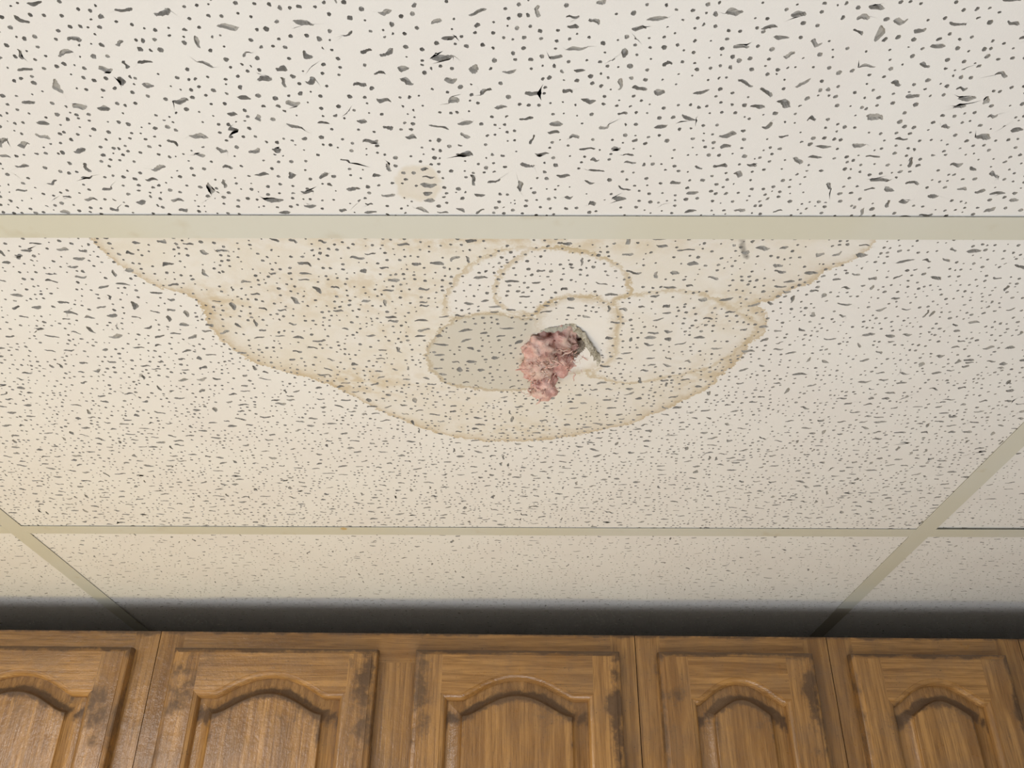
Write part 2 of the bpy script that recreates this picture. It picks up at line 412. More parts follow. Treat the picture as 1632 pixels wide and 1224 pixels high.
# ------------------------------------------------------------------ fissured acoustic tile with real pits
def build_tile(name, x0, x1, y0, y1, s=0.0074, dots=0.80, fis_area=5.6e-4, rng=rng, hole_poly=None, scale=1.0, dent=None):
    cx, cy = (x0 + x1) / 2, (y0 + y1) / 2
    nx, ny = int(round((x1 - x0) / s)), int(round((y1 - y0) / s))
    gx = np.linspace(x0, x1, nx + 1); gy = np.linspace(y0, y1, ny + 1)
    GX, GY = np.meshgrid(gx, gy, indexing='ij')
    # smooth wander and jitter of the lattice, nil on the border
    fade = np.minimum.reduce([GX - x0, x1 - GX, GY - y0, y1 - GY]) / 0.012
    fade = np.clip(fade, 0, 1)
    ph = rng.uniform(0, 6.28, 8)
    wx = 0.0022 * (np.sin(GX * 170 + GY * 90 + ph[0]) + np.sin(GY * 210 - GX * 60 + ph[1]))
    wy = 0.0022 * (np.sin(GY * 150 + GX * 110 + ph[2]) + np.sin(GX * 230 - GY * 70 + ph[3]))
    jx = rng.uniform(-1, 1, GX.shape) * s * 0.17; jy = rng.uniform(-1, 1, GX.shape) * s * 0.17
    GX = GX + fade * (wx + jx); GY = GY + fade * (wy + jy)
    occ = np.zeros((nx, ny), int)
    groups = {}
    def put(i, j, w, h, kind): groups.setdefault((w, h, kind), []).append((i, j)); occ[i:i + w, j:j + h] = 1
    hb = None
    if hole_poly is not None:
        hp = np.array(hole_poly)
        i0 = np.searchsorted(gx, hp[:, 0].min() - 0.005) - 1; i1 = np.searchsorted(gx, hp[:, 0].max() + 0.005)
        j0 = np.searchsorted(gy, hp[:, 1].min() - 0.005) - 1; j1 = np.searchsorted(gy, hp[:, 1].max() + 0.005)
        hb = (i0, j0, i1 - i0, j1 - j0); occ[i0:i1, j0:j1] = 1
    nf = int((x1 - x0) * (y1 - y0) / fis_area)
    shapes = [((2, 1), .30), ((3, 1), .04), ((2, 2), .42), ((1, 2), .07), ((3, 2), .14), ((2, 3), .03)]
    names = [a for a, _ in shapes]; pr = np.array([b for _, b in shapes]); pr /= pr.sum()
    got = tries = 0
    while got < nf and tries < nf * 12:
        tries += 1
        w, h = names[rng.choice(len(names), p=pr)]
        i = rng.integers(0, nx - w + 1); j = rng.integers(0, ny - h + 1)
        if occ[i:i + w, j:j + h].any(): continue
        put(i, j, w, h, 'f'); got += 1
    dens = 0.5 + 0.5 * np.sin(GX[:-1, :-1] * 60 + ph[4]) * np.sin(GY[:-1, :-1] * 75 + ph[5])
    for i in range(nx):
        for j in range(ny):
            if not occ[i, j]:
                r = rng.random() + (dens[i, j] - 0.5) * 0.25
                groups.setdefault((1, 1, 'd' if r < dots else 'n'), []).append((i, j))
    V = []; FI = []; FL = []; MI = []; nv = 0
    def emit(verts, facearr, mi):
        nonlocal nv
        # facearr: [F,k] local indices into verts
        FI.append((facearr + nv).ravel()); FL.append(np.full(len(facearr), facearr.shape[1])); MI.append(np.full(len(facearr), mi))
    for (w, h, kind), cells in groups.items():
        ij = np.array(cells); N = len(ij)
        m = 2 if kind == 'd' else 4
        path = [(a, 0) for a in range(w)] + [(w, b) for b in range(h)] + [(w - a, h) for a in range(w)] + [(0, h - b) for b in range(h)]
        cor = np.array(path)
        cxy = np.stack([GX[ij[:, None, 0] + cor[None, :, 0], ij[:, None, 1] + cor[None, :, 1]], GY[ij[:, None, 0] + cor[None, :, 0], ij[:, None, 1] + cor[None, :, 1]]], -1)
        if kind == 'n':
            v = np.concatenate([cxy, np.zeros((N, 4, 1))], -1).reshape(-1, 3)
            emit(v, np.arange(N * 4).reshape(N, 4)[:, ::-1], 0); V.append(v); nv += len(v); continue
        nxt = np.roll(cxy, -1, axis=1)
        fr = (np.arange(m) / m)[None, None, :, None]
        B = (cxy[:, :, None, :] * (1 - fr) + nxt[:, :, None, :] * fr).reshape(N, -1, 2)
        K = B.shape[1]
        c = B.mean(1)
        if kind == 'd':
            c = c + rng.uniform(-1, 1, (N, 2)) * s * 0.20
            rad = rng.choice([0.00085, 0.00120, 0.00150, 0.0018], N, p=[.24, .28, .33, .15]) * rng.uniform(.85, 1.12, N) * scale
            D = B - c[:, None]; L = np.hypot(D[..., 0], D[..., 1])
            rr = rad[:, None] * (1 + rng.uniform(-.12, .12, (N, K)))
            tt = np.minimum(rr / L, 0.86)
            rim = c[:, None] + D * tt[..., None]
            dep = rng.uniform(.0012, .0045, N); shrink = rng.uniform(.45, .75, N)
        else:
            c = c + rng.uniform(-1, 1, (N, 2)) * s * 0.10
            diag = (w > 1 and h > 1)
            if w >= h: ang = rng.uniform(-1, 1, N) * (0.85 * np.arctan2(h, w) if diag else 0.16)
            else: ang = np.pi / 2 + rng.uniform(-1, 1, N) * (0.5 if diag else 0.12)
            size = max(w, h) * s
            Lh = np.minimum(size * rng.uniform(.20, .41, N) * scale, rng.uniform(.0035, .0078, N)); Wh = rng.uniform(.0010, .0021, N) * scale
            bend = rng.uniform(-1, 1, N) * 0.11 * min(w, h) * s
            # outline points of a lumpy bent capsule, spread evenly in angle of the unit ellipse
            th0 = np.arctan2((B[:, :, 1] - c[:, None, 1]), (B[:, :, 0] - c[:, None, 0]))
            # order-preserving parameter: blend of even spacing and direction
            th = np.unwrap(th0, axis=1)
            even = th[:, :1] + np.arange(K)[None] * 2 * np.pi / K
            e = even - ang[:, None]
            lump = 1 + 0.34 * np.sin(2 * e + rng.uniform(0, 6.28, (N, 1))) + 0.24 * np.sin(3 * e + rng.uniform(0, 6.28, (N, 1))) + rng.uniform(-.22, .22, (N, K))
            ux = np.sign(np.cos(e)) * np.abs(np.cos(e)) ** 0.8 * Lh[:, None] * (1 + rng.uniform(-.06, .06, (N, K)))
            uy = np.sin(e) * Wh[:, None] * lump
            q = ux / Lh[:, None]
            uy = uy + bend[:, None] * (q * q - 0.4) + rng.uniform(-1, 1, N)[:, None] * .0006 * np.sin(q * 4)
            rim = np.stack([c[:, None, 0] + ux * np.cos(ang)[:, None] - uy * np.sin(ang)[:, None], c[:, None, 1] + ux * np.sin(ang)[:, None] + uy * np.cos(ang)[:, None]], -1)
            # keep inside the cell block
            lo = B.min(1)[:, None] + s * .13; hi = B.max(1)[:, None] - s * .13
            rim = np.clip(rim, lo, hi)
            dep = rng.uniform(.0010, .0040, N); shrink = rng.uniform(.55, .85, N)
        cen = rim.mean(1)
        flo = cen[:, None] + (rim - cen[:, None]) * shrink[:, None, None]
        z0 = np.zeros((N, K, 1))
        zf = np.repeat(dep[:, None, None], K, 1) * rng.uniform(.75, 1.2, (N, K, 1))
        v = np.concatenate([np.concatenate([B, z0], -1), np.concatenate([rim, z0], -1), np.concatenate([flo, zf], -1)], 1)
        st = (np.arange(N) * 3 * K)[:, None]
        k = np.arange(K)[None]; k2 = (k + 1) % K
        ring = np.stack(np.broadcast_arrays(st + k, st + K + k, st + K + k2, st + k2), -1).reshape(-1, 4)
        wall = np.stack(np.broadcast_arrays(st + K + k, st + 2 * K + k, st + 2 * K + k2, st + K + k2), -1).reshape(-1, 4)
        floor_ = np.broadcast_to(st + 2 * K + k, (N, K))[:, ::-1]
        emit(None, ring, 0); emit(None, wall, 1); emit(None, floor_, 1)
        v = v.reshape(-1, 3); V.append(v); nv += len(v)
    if hb is not None:
        i0, j0, w, h = hb
        path = [(a, 0) for a in range(w)] + [(w, b) for b in range(h)] + [(w - a, h) for a in range(w)] + [(0, h - b) for b in range(h)]
        cor = np.array(path)
        C = np.stack([GX[i0 + cor[:, 0], j0 + cor[:, 1]], GY[i0 + cor[:, 0], j0 + cor[:, 1]]], -1)
        m = 5; nxt = np.roll(C, -1, 0); fr = (np.arange(m) / m)[None, :, None]
        B = (C[:, None] * (1 - fr) + nxt[:, None] * fr).reshape(-1, 2); K = len(B)
        hc = np.array(hole_poly).mean(0); poly = np.array(hole_poly); n = len(poly)
        rim = []
        for b in B:
            d = b - hc; best = 0.02 / np.hypot(*d)
            for a_i in range(n):
                a = poly[a_i]; e = poly[(a_i + 1) % n] - a
                den = d[0] * e[1] - d[1] * e[0]
                if abs(den) < 1e-12: continue
                t = ((a[0] - hc[0]) * e[1] - (a[1] - hc[1]) * e[0]) / den
                u = ((a[0] - hc[0]) * d[1] - (a[1] - hc[1]) * d[0]) / den
                if t > 0 and 0 <= u <= 1: best = t
            rim.append(hc + d * min(best * (1 + rng.uniform(-.05, .05)), .93))
        rim = np.array(rim)
        lv = [np.c_[B, np.zeros(K)]]
        for q in (0.34, 0.67):
            lv.append(np.c_[B + (rim - B) * q, np.zeros(K)])
        lv.append(np.c_[rim, np.zeros(K)])
        for zz in (.004, .009, .015):
            lv.append(np.c_[hc + (rim - hc) * rng.uniform(.93, 1.10, (K, 1)), np.full(K, zz) * rng.uniform(.9, 1.05, K)])
        v = np.concatenate(lv); k = np.arange(K); k2 = (k + 1) % K
        for L in range(6):
            q = np.stack([L * K + k, (L + 1) * K + k, (L + 1) * K + k2, L * K + k2], -1)
            emit(None, q, 0 if L < 3 else 2)
        V.append(v); nv += len(v)
    # edges and back of the board
    T = 0.0155
    e = 0.0
    v = np.array([(x0, y0, e), (x1, y0, e), (x1, y1, e), (x0, y1, e), (x0, y0, T), (x1, y0, T), (x1, y1, T), (x0, y1, T)], float)
    fs = [(0, 1, 5, 4), (1, 2, 6, 5), (2, 3, 7, 6), (3, 0, 4, 7)]
    if hb is None: fs.append((4, 5, 6, 7))
    emit(None, np.array(fs), 1); V.append(v); nv += len(v)
    if hb is not None:
        bxs = (hp[:, 0].min() - .01, hp[:, 0].max() + .01, hp[:, 1].min() - .01, hp[:, 1].max() + .01)
        for a in ((x0, bxs[0], y0, y1), (bxs[1], x1, y0, y1), (bxs[0], bxs[1], y0, bxs[2]), (bxs[0], bxs[1], bxs[3], y1)):
            v = np.array([(a[0], a[2], T), (a[1], a[2], T), (a[1], a[3], T), (a[0], a[3], T)], float)
            emit(None, np.array([(0, 1, 2, 3)]), 1); V.append(v); nv += 4
    V = np.concatenate(V); FI = np.concatenate(FI); FL = np.concatenate(FL); MI = np.concatenate(MI)
    world_xy = V[:, :2].copy()
    if dent is not None: V[:, 2] += dent(world_xy)
    V = V - np.array([cx, cy, 0.0])
    me = bpy.data.meshes.new(name)
    me.vertices.add(len(V)); me.vertices.foreach_set('co', V.ravel())
    me.loops.add(len(FI)); me.loops.foreach_set('vertex_index', FI.astype(np.int32))
    me.polygons.add(len(FL))
    starts = np.concatenate([[0], np.cumsum(FL)[:-1]])
    me.polygons.foreach_set('loop_start', starts.astype(np.int32)); me.polygons.foreach_set('material_index', MI.astype(np.int32))
    me.polygons.foreach_set('use_smooth', [False] * len(FL))
    me.update(calc_edges=True); me.validate()
    return me, world_xy, (cx, cy)

def add_attr(me, name, arr):
    a = me.attributes.new(name, 'FLOAT', 'POINT'); a.data.foreach_set('value', arr.astype(np.float32))

G = 0.003
def place(name, me, cx, cy, mats, z=TILE_Z):
    o = link_mesh(name, me, mats); o.location = (cx, cy, z); return o

# near tile
me, P, (cx, cy) = build_tile('acoustic_tile', MX[0] + G, MX[1] - G, Y_N + G, CY[0] - G)
add_attr(me, 'spot', sdf(P, smooth_closed(spot)))
tag(place('acoustic_tile', me, cx, cy, [FACE_SPOT, CORE]), 'white fissured ceiling tile across the top with one small faint tan spot', 'ceiling tile', 'white fissured ceiling tiles')

# stained tile with the torn hole
def dent(P):
    d = ((P[:, 0] - 0.040) / 0.042) ** 2 + ((P[:, 1] - 0.672) / 0.050) ** 2
    near = np.exp(-d * 1.1)
    sag = 0.0035 * np.exp(-(((P[:, 0] - .02) / .16) ** 2 + ((P[:, 1] - .70) / .11) ** 2))
    edge = np.clip(np.minimum.reduce([P[:, 0] - MX[0], MX[1] - P[:, 0], P[:, 1] - CY[0], CY[1] - P[:, 1]]) / .05, 0, 1)
    return 0.0085 * near - sag * edge
me, P, (cx, cy) = build_tile('acoustic_tile', MX[0] + G, MX[1] - G, CY[0] + G, CY[1] - G, hole_poly=hole, dent=dent)
for k, poly in (('outer', outer), ('ringa', ringa), ('ringb', ringb), ('ringc', ringc), ('ringr', ringr), ('damp', damp)):
    add_attr(me, k, sdf(P, smooth_closed(poly, 4)))
add_attr(me, 'scratch', seg_dist(P, scratch, False))
hv = np.zeros(len(P))
for (hx, hy, rx, ry, a) in ((-.14, .60, .10, .035, .75), (-.02, .535, .16, .014, 1.0), (-.262, .62, .035, .03, 1.0), (-.16, .745, .07, .03, 1.0), (.19, .625, .05, .03, .95), (.19, .735, .06, .05, .7), (-.10, .66, .05, .03, .5), (0, .845, .10, .02, .6)):
    hv = np.maximum(hv, a * np.exp(-(((P[:, 0] - hx) / rx) ** 2 + ((P[:, 1] - hy) / ry) ** 2)))
add_attr(me, 'heavy', hv)
stained = tag(place('acoustic_tile', me, cx, cy, [FACE_STAIN, CORE, BROKEN]), 'water-stained ceiling tile with brown tide marks and a torn hole in its middle', 'ceiling tile', 'white fissured ceiling tiles')

# other tiles share one board
me, P, _ = build_tile('acoustic_tile', -0.6066, 0.6066, -0.3018, 0.3018, s=0.0078, dots=0.66, fis_area=7.5e-4, scale=0.80)
mx = (MX[0] + MX[1]) / 2
cyf = (CY[1] + RY1) / 2 + .0006; cym = (CY[0] + CY[1]) / 2
t0 = place('acoustic_tile', me, mx, cyf, [FACE, CORE])
tag(t0, 'white ceiling tile between the lower cross tee and the two-door oak cabinet', 'ceiling tile', 'white fissured ceiling tiles')
for x, y, lab, rot, dz in ((mx - 1.2192, cyf, 'yellowish-lit ceiling tile at lower left, outside the left diagonal tee', math.pi, 0),
                           (mx + 1.2192, cyf, 'white ceiling tile at lower right, above the narrow oak cabinet doors', math.pi, 0),
                           (mx + 1.2192, cym, 'white ceiling tile at the right edge, between right diagonal tee and dark gap', 0, 0.0022)):
    o = t0.copy(); COL.objects.link(o); o.location = (x, y, TILE_Z + dz); o.rotation_euler = (0, 0, rot); o['label'] = lab

# ------------------------------------------------------------------ torn edges and insulation in the hole
def ribbon(name, pts, drop, thick, mat, parent, out=(0, 0), seed=1, origin=(0, 0, 0), mats=None):
    """ragged board fragment hanging from a polyline pts (world xyz) by vectors drop[i]."""
    r = np.random.default_rng(seed)
    pts = np.array(pts, float); drop = np.array(drop, float)
    n = 22; t = np.linspace(0, len(pts) - 1, n)
    P0 = np.stack([np.interp(t, range(len(pts)), pts[:, k]) for k in range(3)], -1)
    Dr = np.stack([np.interp(t, range(len(pts)), drop[:, k]) for k in range(3)], -1)
    Dr = Dr * r.uniform(.72, 1.2, (n, 1)); P0 += r.uniform(-.0006, .0006, P0.shape)
    bm = bmesh.new(); rows = []
    th = np.array(thick)
    for i in range(n):
        row = []
        for q in (0, .25, .5, .75, 1):
            p = P0[i] + Dr[i] * q + r.uniform(-.0005, .0005, 3)
            row.append(p)
        back = [p + th * (1 - .3 * q) + r.uniform(-.0005, .0005, 3) for q, p in enumerate(reversed(row))]
        rows.append([bm.verts.new(Vector(p) - Vector(origin)) for p in row + back])
    m = len(rows[0])
    for i in range(n - 1):
        for k in range(m):
            bm.faces.new((rows[i][k], rows[i + 1][k], rows[i + 1][(k + 1) % m], rows[i][(k + 1) % m]))
    bm.faces.new(rows[0]); bm.faces.new(rows[-1])
    return bm_obj(name, bm, mats or [mat], parent, smooth=False)

oz = TILE_Z + .0045
org = stained.location
f1 = ribbon('torn_flap', [(.0478, .6515, oz), (.058, .6625, oz - .001), (.069, .678, oz - .002), (.0775, .696, oz - .003)],
            [(.0015, .002, -.004), (.0005, .004, -.007), (-.001, .005, -.009), (-.002, .005, -.010)], (0.003, -0.0035, .003), BROKEN, stained, seed=3, origin=org)
f1['label'] = 'grey broken board fragment along the right edge of the hole'
f2 = ribbon('torn_paper', [(.018, .662, oz), (.028, .659, oz - .0005), (.040, .6555, oz - .001), (.0475, .652, oz)],
            [(.001, .003, -.001), (.002, .005, -.002), (.001, .004, -.002), (0, .002, -.002)], (0, -.0012, .0015), PAPER, stained, seed=5, origin=org)
f2['label'] = 'curled white face of the tile at the upper left edge of the hole'

def tube(bm, pts, rads, seg=6):
    rings = []
    n = len(pts)
    for i, p in enumerate(pts):
        d = Vector(pts[min(i + 1, n - 1)]) - Vector(pts[max(i - 1, 0)])
        if d.length < 1e-9: d = Vector((0, 0, 1))
        d.normalize(); a = d.orthogonal().normalized(); b = d.cross(a)
        rings.append([bm.verts.new(Vector(p) + (a * math.cos(k * 2 * math.pi / seg) + b * math.sin(k * 2 * math.pi / seg)) * rads[i]) for k in range(seg)])
    for i in range(n - 1):
        for k in range(seg):
            bm.faces.new((rings[i][k], rings[i][(k + 1) % seg], rings[i + 1][(k + 1) % seg], rings[i + 1][k]))
    bm.faces.new(rings[0]); bm.faces.new(rings[-1])

from mathutils import noise as mn
def lump(bm, c, r, amp=.34, f=170, sub=4):
    res = bmesh.ops.create_icosphere(bm, subdivisions=sub, radius=1.0)
    for v in res['verts']:
        d = v.co.copy(); p = Vector((d.x * r[0], d.y * r[1], d.z * r[2])) + Vector(c)
        q = mn.fractal(p * f, 1.0, 2.2, 4) + .6 * (1 - 2 * abs(mn.noise(p * f * .7)))
        v.co = Vector(c) + Vector((d.x * r[0], d.y * r[1], d.z * r[2])) * (1 + amp * q)

INS = Vector((.042, .70, TILE_Z))
rr = random.Random(11)
bm = bmesh.new()
# (local to INS) clumps: the batt above, the wad in the hole, the tail hanging out at its left
for c, r in (((0, 0, .045), (.060, .070, .022)), ((-.005, .005, .020), (.020, .034, .014)), ((.014, .002, .030), (.012, .020, .010)),
             ((-.020, -.004, .004), (.014, .024, .012)), ((-.022, .014, -.004), (.013, .017, .012)), ((-.017, .026, -.011), (.011, .012, .011)),
             ((-.015, .032, -.018), (.011, .009, .008)), ((-.002, .016, .002), (.013, .013, .009)), ((.010, .015, .006), (.009, .008, .006)), ((-.026, -.012, .000), (.009, .013, .008))):
    lump(bm, c, r)
for k in range(240):
    u = rr.random()
    if u < .45: st = Vector((rr.gauss(-.019, .007), rr.gauss(.008, .012), rr.gauss(-.010, .004)))
    elif u < .7: st = Vector((rr.gauss(-.016, .0045), rr.gauss(.026, .005), rr.gauss(-.018, .003)))
    else: st = Vector((rr.gauss(.004, .008), rr.gauss(.004, .009), rr.gauss(.003, .005)))
    d = Vector((rr.gauss(-.2, .8), rr.gauss(.3, .9), rr.gauss(-.25, .5))).normalized()
    pts = [st.copy()]; L = rr.uniform(.006, .015); n = 8
    for i in range(n):
        d = (d + Vector((rr.gauss(0, .38), rr.gauss(0, .38), rr.gauss(-.03, .3)))).normalized()
        pts.append(pts[-1] + d * L / n)
    w = rr.choice([.0002, .0004, .0007, .0012])
    tube(bm, pts, [w * (1 - .6 * abs(2 * i / n - 1)) for i in range(n + 1)], 5)
ins = bm_obj('insulation_wad', bm, [FIBRE], None, smooth=True)
ins.location = INS
tag(ins, 'pink fibreglass insulation wad poking out of the torn hole in the stained tile', 'insulation')

# ------------------------------------------------------------------ ceiling grid
FL_T = 0.0006
def tee(name, along, a0, a1, c, label, mat=TEE, z=CEIL, w=TW, notch=None):
    o = bpy.data.objects.new(name, None); COL.objects.link(o); 
    mid = (a0 + a1) / 2
    o.location = (mid, c, z) if along == 'x' else (c, mid, z)
    h = (a1 - a0) / 2
    def part(nm, half_w, z0, z1, bev):
        bm = bmesh.new()
        if along == 'x': bx(bm, -h, h, -half_w, half_w, z0, z1)
        else: bx(bm, -half_w, half_w, -h, h, z0, z1)
        if bev: bmesh.ops.bevel(bm, geom=[e for e in bm.edges], offset=bev, segments=1, affect='EDGES')
        return bm_obj(nm, bm, [mat], o)
    part('flange', w / 2, 0, FL_T, .0001)
    part('web', .0008, FL_T, .034, 0)
    part('bulb', .0032, .034, .042, .001)
    tag(o, label, 'ceiling grid bar', 'painted metal tees of the ceiling grid'); return o
SP = 1.4578
tee('main_tee', 'y', Y_N - .3, RY1, MX[0], 'yellowed grey metal tee running diagonally through the lower left corner of the ceiling')
tee('main_tee', 'y', Y_N - .3, SP, MX[1], 'long grey metal tee running diagonally down the right side of the ceiling')
tee('main_tee', 'y', SP + .0015, RY1, MX[1] + .0008, 'short darker end piece of ceiling tee in the shade over the narrow oak cabinet', mat=TEE_DARK, z=CEIL + .0004)
e = TW / 2
ct = tee('cross_tee', 'x', MX[0] + e, MX[1] - e, CY[0], 'wide pale grey cross tee along the top of the stained tile')
tee('cross_tee', 'x', MX[0] + e, MX[1] - e, CY[1], 'narrow-looking beige cross tee below the stained tile, from one diagonal tee to the other')
tee('cross_tee', 'x', X_L, MX[0] - e, CY[1], 'short stretch of yellowed cross tee at the left edge of the photo')
tee('cross_tee', 'x', MX[1] + e, X_R, CY[1], 'cross tee at the right edge of the photo under the dark gap')

# ------------------------------------------------------------------ oak wall cabinets
D = 1.40                                  # front plane of the face frames
TILT = 0.0048                             # the run hangs slightly out of level
def dirt_attr(me, fn):
    n = len(me.vertices); co = np.empty(n * 3); me.vertices.foreach_get('co', co); co = co.reshape(-1, 3)
    add_attr(me, 'dirt', fn(co[:, 0], co[:, 1], co[:, 2]))

def grid_box(bm, x0, x1, y0, y1, z0, z1, mi, step=.008):
    """front-facing dense grid with plain sides: board whose face looks to -y."""
    nx = max(1, int((x1 - x0) / step)); nz = max(1, int((z1 - z0) / step))
    if nz > 60: nz = 60
    g = [[bm.verts.new((x0 + (x1 - x0) * i / nx, y0, z0 + (z1 - z0) * j / nz)) for j in range(nz + 1)] for i in range(nx + 1)]
    for i in range(nx):
        for j in range(nz):
            bm.faces.new((g[i][j], g[i + 1][j], g[i + 1][j + 1], g[i][j + 1])).material_index = mi
    b = [bm.verts.new(p) for p in ((x0, y1, z0), (x1, y1, z0), (x1, y1, z1), (x0, y1, z1))]
    bm.faces.new((b[3], b[2], b[1], b[0])).material_index = mi
    bm.faces.new([g[i][nz] for i in range(nx + 1)] + [b[2], b[3]]).material_index = mi
    bm.faces.new([g[i][0] for i in range(nx, -1, -1)] + [b[0], b[1]]).material_index = mi
    bm.faces.new([g[0][j] for j in range(nz + 1)] + [b[3], b[0]]).material_index = mi
    bm.faces.new([g[nx][j] for j in range(nz, -1, -1)] + [b[1], b[2]]).material_index = mi

CH = 0.76
def gauss2(x, z, cx, cz, rx, rz): return np.exp(-(((x - cx) / rx) ** 2 + ((z - cz) / rz) ** 2))

def make_door(parent, xc, w, ztop, zbot, oh, shoulder, rise, plateau, seed, dirt_blobs):
    """door centred on xc; outer width w; opening half width oh; local frame of the cabinet (z=0 top of cabinet)."""
    o = None
    yb, yf = -0.0008, -0.0200            # back and front of the door (face frame front is y=0)
    hw = w / 2
    H = ztop - zbot
    prof = [(0.0, 0.0115), (0.0012, 0.0035), (0.003, .0022), (.0065, .0014), (.0082, .0010), (.0086, 0.0)]  # (inset, depth below front) outer edge moulding
    def arch(x):
        u = np.abs(x) / oh
        sN = u / plateau
        return np.where(sN < 1, rise * np.clip(1 - sN * sN, 0, 1) ** 1.18, 0.0)
    NT_ = 72
    xs = np.linspace(-oh, oh, NT_ + 1); zs = shoulder + arch(xs)
    sb = zbot + (w / 2 - oh)              # bottom of the opening
    dz = np.gradient(zs, xs); nrm = np.stack([-dz, np.ones_like(dz)], -1); nrm /= np.hypot(nrm[:, 0], nrm[:, 1])[:, None]
    def loop(d):
        """closed loop of the opening, inset by d: top curve left to right, right side down, bottom, left side up."""
        px = xs - nrm[:, 0] * d; pz = zs - nrm[:, 1] * d
        tx = np.linspace(-(oh - d), oh - d, NT_ + 1)
        order = np.argsort(px); tz = np.interp(tx, px[order], pz[order])
        tz[0] = tz[-1] = shoulder - d
        top = list(zip(tx, tz))
        m = 40
        right = [(oh - d, shoulder - d + (sb + d - shoulder + d) * k / m) for k in range(1, m + 1)]
        bot = [((oh - d) * (1 - 2 * k / 16), sb + d) for k in range(1, 17)]
        left = [(-(oh - d), sb + d + (shoulder - d - sb - d) * k / m) for k in range(1, m)]
        return top + right + bot + left
    bm = bmesh.new()
    # outer moulding rings (rectangles), subdivided
    def rect(d, y):
        a, b, t0, b0 = -hw + d, hw - d, ztop - d, zbot + d
        pts = []
        nX, nZ = 40, 60
        pts += [(a + (b - a) * k / nX, t0) for k in range(nX)]
        pts += [(b, t0 + (b0 - t0) * k / nZ) for k in range(nZ)]
        pts += [(b + (a - b) * k / nX, b0) for k in range(nX)]
        pts += [(a, b0 + (t0 - b0) * k / nZ) for k in range(nZ)]
        return [bm.verts.new((x, yf + y, z)) for x, z in pts]
    rings = [rect(0, yb - yf)] + [rect(d, y) for d, y in prof]
    sides = 40 + 60 + 40 + 60
    for r0, r1 in zip(rings, rings[1:]):
        for k in range(sides):
            k2 = (k + 1) % sides
            f = bm.faces.new((r0[k], r0[k2], r1[k2], r1[k]))
            f.material_index = 1 if (k < 40 or 100 <= k < 140) else 0
    bm.faces.new(rings[0])
    IN = prof[-1][0]
    a, b, t0, b0 = -hw + IN, hw - IN, ztop - IN, zbot + IN
    def patch(x0, x1, zlo, zhi, mi, nx, nz):
        g = []
        for i in range(nx + 1):
            x = x0 + (x1 - x0) * i / nx; lo, hi = zlo(x), zhi(x)
            g.append([bm.verts.new((x, yf, lo + (hi - lo) * j / nz)) for j in range(nz + 1)])
        for i in range(nx):
            for j in range(nz):
                bm.faces.new((g[i][j], g[i + 1][j], g[i + 1][j + 1], g[i][j + 1])).material_index = mi
    k_ = lambda v: (lambda x: v)
    patch(a, -oh, k_(b0), k_(t0), 0, 6, 110); patch(oh, b, k_(b0), k_(t0), 0, 6, 110)
    patch(-oh, oh, lambda x: float(np.interp(x, xs, zs)), k_(t0), 1, NT_, 9)
    patch(-oh, oh, k_(b0), k_(sb), 1, 16, 6)
    # sticking bead into the opening
    stick = [(0, 0), (.0006, .0012), (.0028, .0016), (.0055, .0028), (.0078, .0058), (.0088, .0095), (.0090, .0135)]
    prev = None
    for d, y in stick:
        cur = [bm.verts.new((x, yf + y, z)) for x, z in loop(d)]
        if prev:
            n = len(cur)
            for k in range(n):
                k2 = (k + 1) % n
                bm.faces.new((prev[k], prev[k2], cur[k2], cur[k])).material_index = 1 if (k < NT_ or NT_ + 40 <= k < NT_ + 56) else 0
        prev = cur
    me = bpy.data.meshes.new('door'); bmesh.ops.recalc_face_normals(bm, faces=bm.faces); bm.to_mesh(me); bm.free()
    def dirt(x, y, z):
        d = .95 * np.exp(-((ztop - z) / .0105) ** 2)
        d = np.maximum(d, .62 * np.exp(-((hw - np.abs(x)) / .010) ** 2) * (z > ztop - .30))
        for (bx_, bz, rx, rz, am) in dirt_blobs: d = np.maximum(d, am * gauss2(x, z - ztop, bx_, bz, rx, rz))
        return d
    dirt_attr(me, dirt)
    door = link_mesh('door', me, [OAK_V, OAK_H], parent); door.location = (xc, 0, 0)
    # raised panel
    bm = bmesh.new(); prev = None
    W0 = .0085; cove = .0240
    pr = [(W0, .0128)] + [(W0 + cove * q, .0128 - .0096 * (1 - math.sqrt(max(0, 1 - (.985 * q) ** 2)))  - .0012 * q) for q in np.linspace(.08, 1, 12)]
    pr += [(W0 + cove + .0004, .0016), (W0 + cove + .0016, .0011)]
    for d, y in pr:
        cur = [bm.verts.new((x, yf + y, z)) for x, z in loop(d)]
        if prev:
            n = len(cur)
            for k in range(n):
                k2 = (k + 1) % n; bm.faces.new((prev[k], prev[k2], cur[k2], cur[k]))
        prev = cur
    dl = pr[-1][0]; L = loop(dl); top = L[:NT_ + 1]; nzp = 70
    g = [[bm.verts.new((x, yf + pr[-1][1], (sb + dl) + (z - sb - dl) * j / nzp)) for j in range(nzp + 1)] for x, z in top]
    for i in range(NT_):
        for j in range(nzp):
            bm.faces.new((g[i][j], g[i + 1][j], g[i + 1][j + 1], g[i][j + 1]))
    me = bpy.data.meshes.new('panel'); bmesh.ops.recalc_face_normals(bm, faces=bm.faces); bm.to_mesh(me); bm.free()
    def dirt_and_shade(x, y, z):
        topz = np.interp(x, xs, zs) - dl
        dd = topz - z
        d = .85 * np.exp(-((dd + .003) / .010) ** 2) + .38 * np.exp(-((dd - .02) / .03) ** 2)  # grime, with the shade of the upward-facing cove darkened into the colour
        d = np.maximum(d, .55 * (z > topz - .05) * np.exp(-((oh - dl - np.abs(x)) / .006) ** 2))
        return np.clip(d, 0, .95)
    dirt_attr(me, dirt_and_shade)
    p = link_mesh('panel', me, [OAK_V], door)
